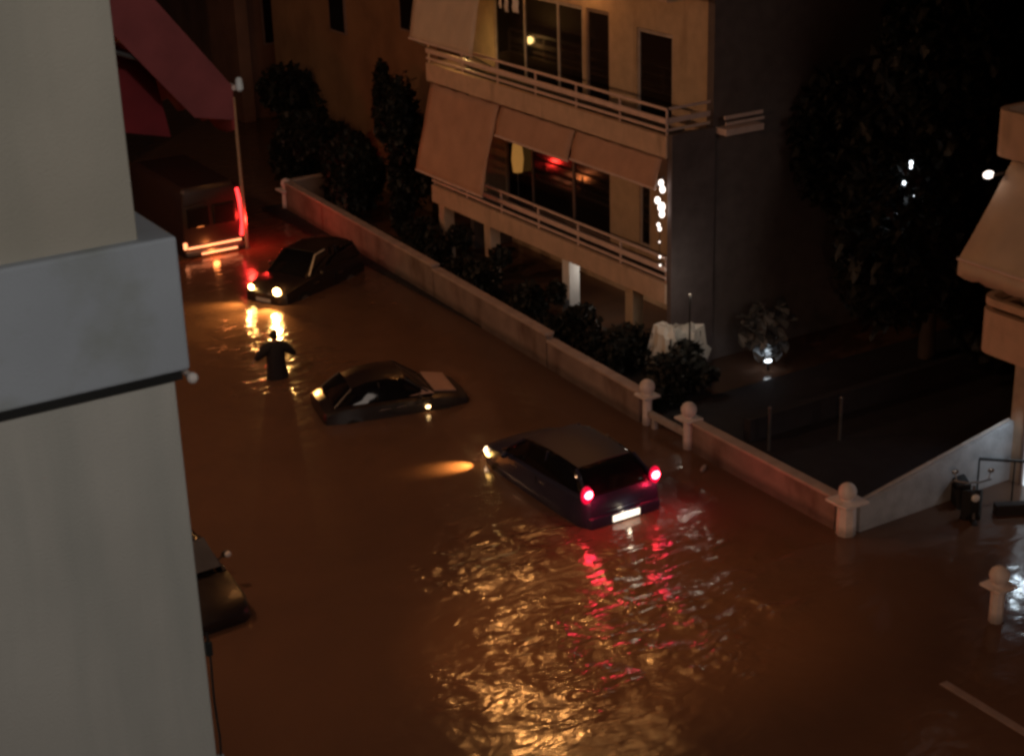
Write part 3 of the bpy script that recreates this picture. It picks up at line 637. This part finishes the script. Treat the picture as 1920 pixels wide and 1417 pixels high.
c = b.build('window_reflection', M_pinkish, car1); c.modifiers.new('s', 'SOLIDIFY').thickness = .02  # pale sheet paints a reflection onto the side window
b = MB(); b.poly([Vector((-.60, 1.02, .905)), Vector((.62, 1.02, .905)), Vector((.56, 1.62, .815)), Vector((-.56, 1.62, .815))], (0, 0, .03)); b.build('bonnet_sheen', M_pinkish, car1)  # pale overlay paints light onto the front of the car
for yy in (-.35, .05):
    b = MB(); b.box(.855, .875, yy-.13, yy+.13, .74, .78, .006); b.build('door_handle', M_chrome, car1)
b = MB(); b.tube((.86, -.55, .60), (.86, .35, .60), .012); b.build('trim_strip', M_chrome, car1)
for sx in (-1, 1):
    b = MB(); b.ball((sx*.58, 1.90, .58), .10, 12, 8, (1.2, .5, .7)); b.build('headlight', M_glassdark, car1, True)
    b = MB(); b.ball((sx*.66, -1.90, .70), .10, 12, 8, (1, .4, .9)); b.build('tail_light', mat('unlit_lens', (.10, .01, .01), .6), car1, True)
b = MB(); b.ball((.87, .75, .66), .05, 10, 8, (.5, 1.3, .8)); b.build('streak_lamp', mat('streak_lamp_glow', (1, .7, .4), .2, emit=(1, .62, .25), es=9), car1, True)  # lamp added on the flank to throw a streak on the water
car1.scale = (1, .87, 1)
# car with headlights, facing left
fwd = Vector((-.90, -.42)).normalized(); rz = math.atan2(fwd.y, fwd.x)-pi/2
cx, cy = 16.35-fwd.x*1.72+.0, 39.55-fwd.y*1.72
pl = [(-1.75, .62, .3, .74), (-1.7, .74, .22, .9), (-1.2, .79, .2, .95), (.2, .80, .2, .93), (1.1, .78, .2, .86), (1.6, .72, .24, .74), (1.75, .55, .3, .62)]
gl = [(-1.62, .66, .56, .92, .98), (-1.4, .7, .56, .93, 1.36), (-.6, .72, .57, .94, 1.46), (.1, .72, .57, .93, 1.40), (.75, .68, .56, .88, .92)]
K = car('dark_hatchback', (cx, cy, -.4), rz, 'small dark car with its yellow headlamps shining on the floodwater', 3.5, 1.6, 1.45, M_paintD, pl, gl)
for sx, mm, r in ((-1, M_head, .12), (1, M_head, .085)):
    b = MB(); b.ball((sx*.45, 1.69, .74), r, 14, 10, (1, .5, .9)); b.build('headlight', mm, K, True)
    light('beam', 'SPOT', (sx*.45, 1.84, .78), 620 if sx < 0 else 260, (1, .50, .13), .05, K, target=(sx*.2-(.9 if sx < 0 else -.5), 4.2, .40), angle=110, blend=.9)
b = MB(); b.path([(-.73, .66, .93), (-.60, .22, 1.38), (-.59, -.2, 1.42)], .02, 6); b.build('pillar_glint', mat('strip_glint', (.9, .8, .65), .3, metal=.3), K)  # pale strip painted in for a glint on pillar and roof edge
b = MB(); b.box(-.25, .25, 1.74, 1.76, .42, .52, .004); b.build('number_plate', mat('plate_unlit', (.6, .6, .58), .6), K)
# dark van from behind
V = empty('delivery_van', (16.98, 47.0, -.4), 0, 'tall dark van seen from behind with glowing red edge lamps', 'van')
def vsec(y, hw, z0, z1): return [Vector(p) for p in ((-hw*.95, y, z0), (-hw, y, z0+.1), (-hw, y, z1*.6), (-hw*.95, y, z1-.12), (-hw*.82, y, z1), (hw*.82, y, z1), (hw*.95, y, z1-.12), (hw, y, z1*.6), (hw, y, z0+.1), (hw*.95, y, z0))]
b = MB(); b.loft([vsec(-2.5, .88, .35, 2.35), vsec(-2.42, .92, .3, 2.45), vsec(1.2, .93, .3, 2.48), vsec(1.6, .92, .3, 2.4), vsec(2.1, .9, .3, 1.5), vsec(2.7, .84, .3, 1.3), vsec(2.8, .7, .4, 1.1)]); b.build('body', M_paintV, V, True)
for sx in (-1, 1):
    b = MB(); b.box(sx*.40-.34, sx*.40+.34, -2.53, -2.46, 1.25, 1.85, .03); d_ = b.build('rear_window', M_glassdark, V)
    for sy in (-1.6, 1.8):
        w_ = MB(); w_.tube((sx*.68, sy, .33), (sx*.91, sy, .33), .33, n=18); t_ = w_.build('wheel', M_black, V, True); w_ = MB(); w_.tube((sx*.905, sy, .33), (sx*.93, sy, .33), .2, n=12); w_.build('rim', M_metal, t_, True)
b = MB(); b.path([(.86, -2.50, 2.22), (.90, -2.53, 1.9), (.93, -2.56, 1.2), (.86, -2.57, .80)], .055, 8); b.build('tail_light', M_vanlens, V, True)
b = MB(); b.box(-.93, -.82, -2.56, -2.46, .66, .86, .03); b.build('tail_light', M_vanorange, V, True)
b = MB(); b.box(-.90, .90, -2.66, -2.46, .45, .60, .03); bp = b.build('bumper', M_metal, V, True)
b = MB(); b.box(-.82, .84, -2.585, -2.56, .66, .72, .008); b.build('bumper_reflection', M_vanorange, V)  # emissive strip stands in for orange light reflected along the bumper
b = MB(); b.box(-.46, .66, -2.69, -2.665, .47, .53, .008); b.build('bumper_reflection_low', M_vanorange, bp)  # second glowing strip of the same painted reflection
b = MB(); b.tube((-.78, -2.56, 1.95), (-.15, -2.56, 2.0), .02, n=6); b.build('door_bar', M_chrome, V)
light('van_tail_glow', 'POINT', (1.0, -2.80, 1.3), 45, (1, .03, .02), .1, V)
light('bumper_reflection_fill', 'POINT', (-.1, -2.85, .62), 12, (1, .25, .06), .1, V)  # added light that spreads the painted bumper reflection
# parked cars at the left, mostly behind the near building
pk = [(y*1.05, w_, z0, z1) for (y, w_, z0, z1) in ps]
car2 = car('parked_car', (8.45, 26.1, -.4), radians(182), 'black parked car half hidden behind the near wall, pale mirror showing', 4.1, 1.7, 1.4, M_paintD, pk, gs)
b = MB(); b.poly([Vector((-.60, .40, 1.335)), Vector((.56, .40, 1.335)), Vector((.66, .93, .965)), Vector((-.66, .93, .965))], (0, .02, .02)); b.build('windscreen', mat('windscreen_glint', (.10, .10, .11), .3), car2)  # grey overlay paints the glint on the windscreen
b = MB(); b.ball((-.96, .60, .97), .075, 10, 6, (.9, .6, .8)); b.build('mirror_cap', M_post, car2, True)
# parked scooter by the doorway
o = empty('parked_scooter', (22.35, 20.15, -.4), radians(150), 'dark scooter standing in shallow water beside the driveway wall', 'scooter')
for y in (-.62, .62):
    b = MB(); b.tube((-.05, y, .25), (.05, y, .25), .25, n=18); t_ = b.build('wheel', M_black, o, True); b = MB(); b.tube((-.055, y, .25), (.055, y, .25), .13, n=12); b.build('rim', M_metal, t_, True)
b = MB(); b.loft([[Vector((-w_, y, z0)), Vector((-w_, y, z1)), Vector((w_, y, z1)), Vector((w_, y, z0))] for (y, w_, z0, z1) in ((-.75, .08, .5, .62), (-.5, .15, .4, .78), (-.1, .16, .3, .74), (.1, .14, .25, .4), (.4, .14, .25, .38), (.48, .2, .3, 1.0), (.6, .14, .45, 1.05), (.68, .08, .6, 1.0))]); b.build('body', M_black, o, True)
b = MB(); b.box(-.14, .14, -.7, 0, .78, .88, .03); b.build('seat', M_black, o, True)
b = MB(); b.path([(-.36, .42, 1.18), (-.12, .5, 1.16), (.12, .5, 1.16), (.36, .42, 1.18)], .02); b.build('handlebar', M_metal, o)
b = MB(); b.path([(0, .72, .28), (0, .55, 1.12)], .03); b.build('fork', M_metal, o)
b = MB(); b.ball((0, .70, .93), .08, sc=(1, .5, 1)); b.build('headlight', mat('scoot_lens', (.8, .8, .8), .15), o, True)
for sx in (-1, 1):
    b = MB(); b.ball((sx*.34, .42, 1.36), .07, 10, 6, (1, .25, .7)); b.tube((sx*.30, .43, 1.18), (sx*.34, .42, 1.34), .01, n=6); b.build('mirror', M_chrome, o, True)
o = empty('door_railing', (22.7, 20.2, -.4), 0, 'dark sloping metal railing leading to the lit doorway', 'railing')
b = MB(); b.tube((0, -.05, 1.33), (1.25, -.7, 1.15), .03); b.build('handrail', M_black, o)
for k in range(3):
    b = MB(); f = k/2; b.tube((1.25*f, -.05-.65*f, 0), (1.25*f, -.05-.65*f, 1.33-.18*f), .018); b.build('baluster', M_black, o)
o = empty('low_step', (22.6, 19.6, -.4), radians(-30), 'low dark step wall in front of the doorway', 'step')
b = MB(); b.box(0, 1.6, -.1, .1, 0, .62, .02); b.build('masonry', M_dark, o)
# ------------------------------------------------------------------ person wading
def person(loc, rz):
    root = empty('person', loc, rz, 'person in a dark hooded coat wading towards the headlamps, arms held out', 'person')
    V_ = []; E_ = []; Rr = []
    def v(p, r, par=None):
        V_.append(p); Rr.append(r)
        if par is not None: E_.append((par, len(V_)-1))
        return len(V_)-1
    pel = v((0, 0, .93), .14); sp = v((0, .02, 1.12), .125, pel); ch = v((0, .03, 1.32), .155, sp); nk0 = v((0, .03, 1.46), .08, ch); nk = v((0, .04, 1.53), .055, nk0)
    h1 = v((0, .06, 1.60), .075, nk); h2 = v((0, .06, 1.67), .095, h1); h3 = v((0, .05, 1.75), .075, h2)
    for s in (-1, 1):
        hp = v((s*.10, 0, .88), .10, pel); kn = v((s*.13, .05*s+.03, .48), .062, hp); an = v((s*.13, .04*s-.02, .09), .042, kn); v((s*.14, .04*s+.13, .04), .035, an)
        sh = v((s*.19, .03, 1.41), .065, ch); el = v((s*.36, .02, 1.20), .045, sh); wr = v((s*.50, .08, 1.03), .03, el); pa = v((s*.545, .11, .975), .028, wr)
        for k in range(4):
            a = (k-1.5)*.022; f1 = v((s*.575+.0*s, .13+a*1.3, .93), .0095, pa); f2 = v((s*.590, .14+a*1.5, .905-.004*(k % 2)), .0085, f1); v((s*.592, .145+a*1.5, .885), .0075, f2)
        t1 = v((s*.535, .165, .955), .011, pa); v((s*.535, .19, .93), .009, t1)
    me = bpy.data.meshes.new('body'); me.from_pydata([Vector(p) for p in V_], E_, []); o_ = bpy.data.objects.new('body', me); COL.objects.link(o_); o_.parent = root
    sk = o_.modifiers.new('skin', 'SKIN'); sk.use_smooth_shade = True
    for i, d in enumerate(me.skin_vertices[0].data): d.radius = (Rr[i], Rr[i]*(.8 if i < 4 else 1)); d.use_root = (i == 0)
    o_.modifiers.new('sub', 'SUBSURF').levels = 1; o_.modifiers['sub'].render_levels = 1
    me.materials.append(M_skin)
    def seg(x, y, z, rx, ry, n=14): return [Vector((x+rx*cos(2*pi*k/n), y+ry*sin(2*pi*k/n)*1.0, z)) for k in range(n)]
    b = MB(); b.loft([seg(0, .0, .40, .29, .24), seg(0, 0, .85, .25, .20), seg(0, .01, 1.1, .25, .17), seg(0, .02, 1.32, .24, .16), seg(0, .03, 1.43, .19, .12), seg(0, .035, 1.49, .09, .085)], caps=False)
    for s in (-1, 1):
        def ring2(c, d, r, n=12):
            q = Vector(d).to_track_quat('Z', 'Y'); return [Vector(c)+q @ Vector((r*cos(2*pi*k/n), r*sin(2*pi*k/n), 0)) for k in range(n)]
        b.loft([ring2((s*.10, .03, 1.38), (s, 0, -.5), .13), ring2((s*.22, .03, 1.30), (s, 0, -1), .16), ring2((s*.36, .03, 1.17), (s*.8, .2, -1), .115), ring2((s*.49, .08, 1.03), (s*.7, .3, -.8), .07)], caps=True)
    b.build('coat', M_cloth, root, True)
    b = MB()
    for s in (-1, 1): b.loft([seg(s*.10, 0, .90, .125, .14), seg(s*.13, .05*s+.03, .48, .085, .09), seg(s*.13, .04*s-.02, .12, .07, .075)], caps=True)
    b.build('trousers', M_cloth, root, True)
    b = MB(); b.ball((0, .045, 1.675), .125, 16, 12, (.9, .98, 1.05)); b.build('hood', M_cloth, root, True)
    b = MB(); b.ball((0, .165, 1.655), .03, 8, 6, (.5, .8, .8)); b.build('nose', M_skin, root, True)
    for s in (-1, 1):
        b = MB(); b.ball((s*.14, .04*s+.08, .05), .07, 10, 8, (.75, 1.7, .7)); b.build('shoe', M_black, root, True)
    return root
pr = person((14.35, 34.30, -.4), radians(-8)); pr.scale = (.95, .95, .88)
# ------------------------------------------------------------------ small things
o = empty('floating_debris', (19.35, 24.4, .01), .6, 'small pale scrap floating beside the pink wall near the gateposts', 'debris')
b = MB(); b.loft([[Vector((.16*cos(a)*s_, .05*sin(a)*s_, z)) for a in [k*pi/4 for k in range(8)]] for s_, z in ((.8, -.02), (1, .02), (.7, .05))]); b.build('scrap', M_post, o, True)

# ------------------------------------------------------------------ lamps standing outside the frame that light the street
def street_lamp(x, y, h, arm, lab, power, col=WARM, z0=-.4):
    o_ = empty('street_lamp', (x, y, z0), 0, lab, 'street lamp', 'street lamps')
    b_ = MB(); b_.tube((0, 0, 0), (0, 0, h), .09, .06); b_.build('pole', M_metal, o_, True)
    b_ = MB(); b_.path([(0, 0, h-.1), (arm*.5, 0, h+.15), (arm, 0, h+.12)], .04); b_.build('arm', M_metal, o_)
    b_ = MB(); b_.lathe([(.05, .10), (.2, .04), (.24, -.06), (.1, -.07)], (arm, 0, h+.08)); hd = b_.build('lamp_head', M_metal, o_, True)
    b_ = MB(); b_.ball((arm, 0, h), .10, sc=(1.4, 1.4, .6)); b_.build('bulb', M_head, hd, True)
    l = light('lamp_light', 'SPOT', (arm, 0, h-.14), power, col, .12, o_, target=(arm+4, 0, h-8), angle=165, blend=.4)
    return o_
street_lamp(4.9, 31, 11.0, 1.2, 'orange street lamp on the left pavement beyond the near building', 900)
street_lamp(5.0, 20, 11.0, 1.0, 'orange street lamp on the left pavement beside the near building', 330)
street_lamp(5.6, 44, 11.0, 1.2, 'orange street lamp on the left pavement near the far junction', 700)
o = empty('wall_lamp', (2.6, 0, 11.5), 0, 'unseen warm lamp added on the facade of the viewpoint', 'lamp')
b = MB(); b.box(-.5, 0, -.04, .04, -.04, .04, .01); b.build('bracket', M_metal, o)
b = MB(); b.ball((0, 0, -.05), .09); b.build('bulb', M_head2, o, True)
light('lamp_light', 'SPOT', (.05, 0, -.2), 1500, WARM, .1, o, target=(17.5, 17.5, -11.5), angle=32, blend=1)  # added spot, aimed to brighten the posts at the right
o = empty('added_pole_flood', (5.9, 20, 9.6), 0, 'added orange floodlight clamped to the street lamp beside the near building', 'lamp')
b = MB(); b.tube((-.95, 0, 0), (0, 0, 0), .03); b.box(-.02, .14, -.14, .14, -.12, .10, .02); b.build('housing', M_metal, o)
b = MB(); b.box(.142, .152, -.11, .11, -.10, .08, .003); b.build('lens', M_head2, o)
light('flood_fill', 'SPOT', (.22, 0, -.02), 1900, (1, .42, .11), .1, o, target=(8.3, .2, -9.6), angle=36, blend=1)  # added floodlight, lays the orange glow on the wake
# unseen lamp added behind the camera to brighten near wall and red awning
o = empty('added_balcony_lamp', (1.5, -.6, 16.2), 0, 'unseen cool white lamp added on the balcony of the viewpoint', 'lamp')
b = MB(); b.lathe([(.12, 0), (.14, .04), (.1, .08)], (0, 0, .1)); b.build('mount', M_metal, o)
b = MB(); b.ball((0, 0, 0), .10); b.build('globe', M_bulbc, o, True)
light('balcony_fill', 'SPOT', (1.5, -.6, 15.9), 800, (1.0, .95, .87), .2, None, target=(.8, 10, 8.5), angle=92, blend=.7)
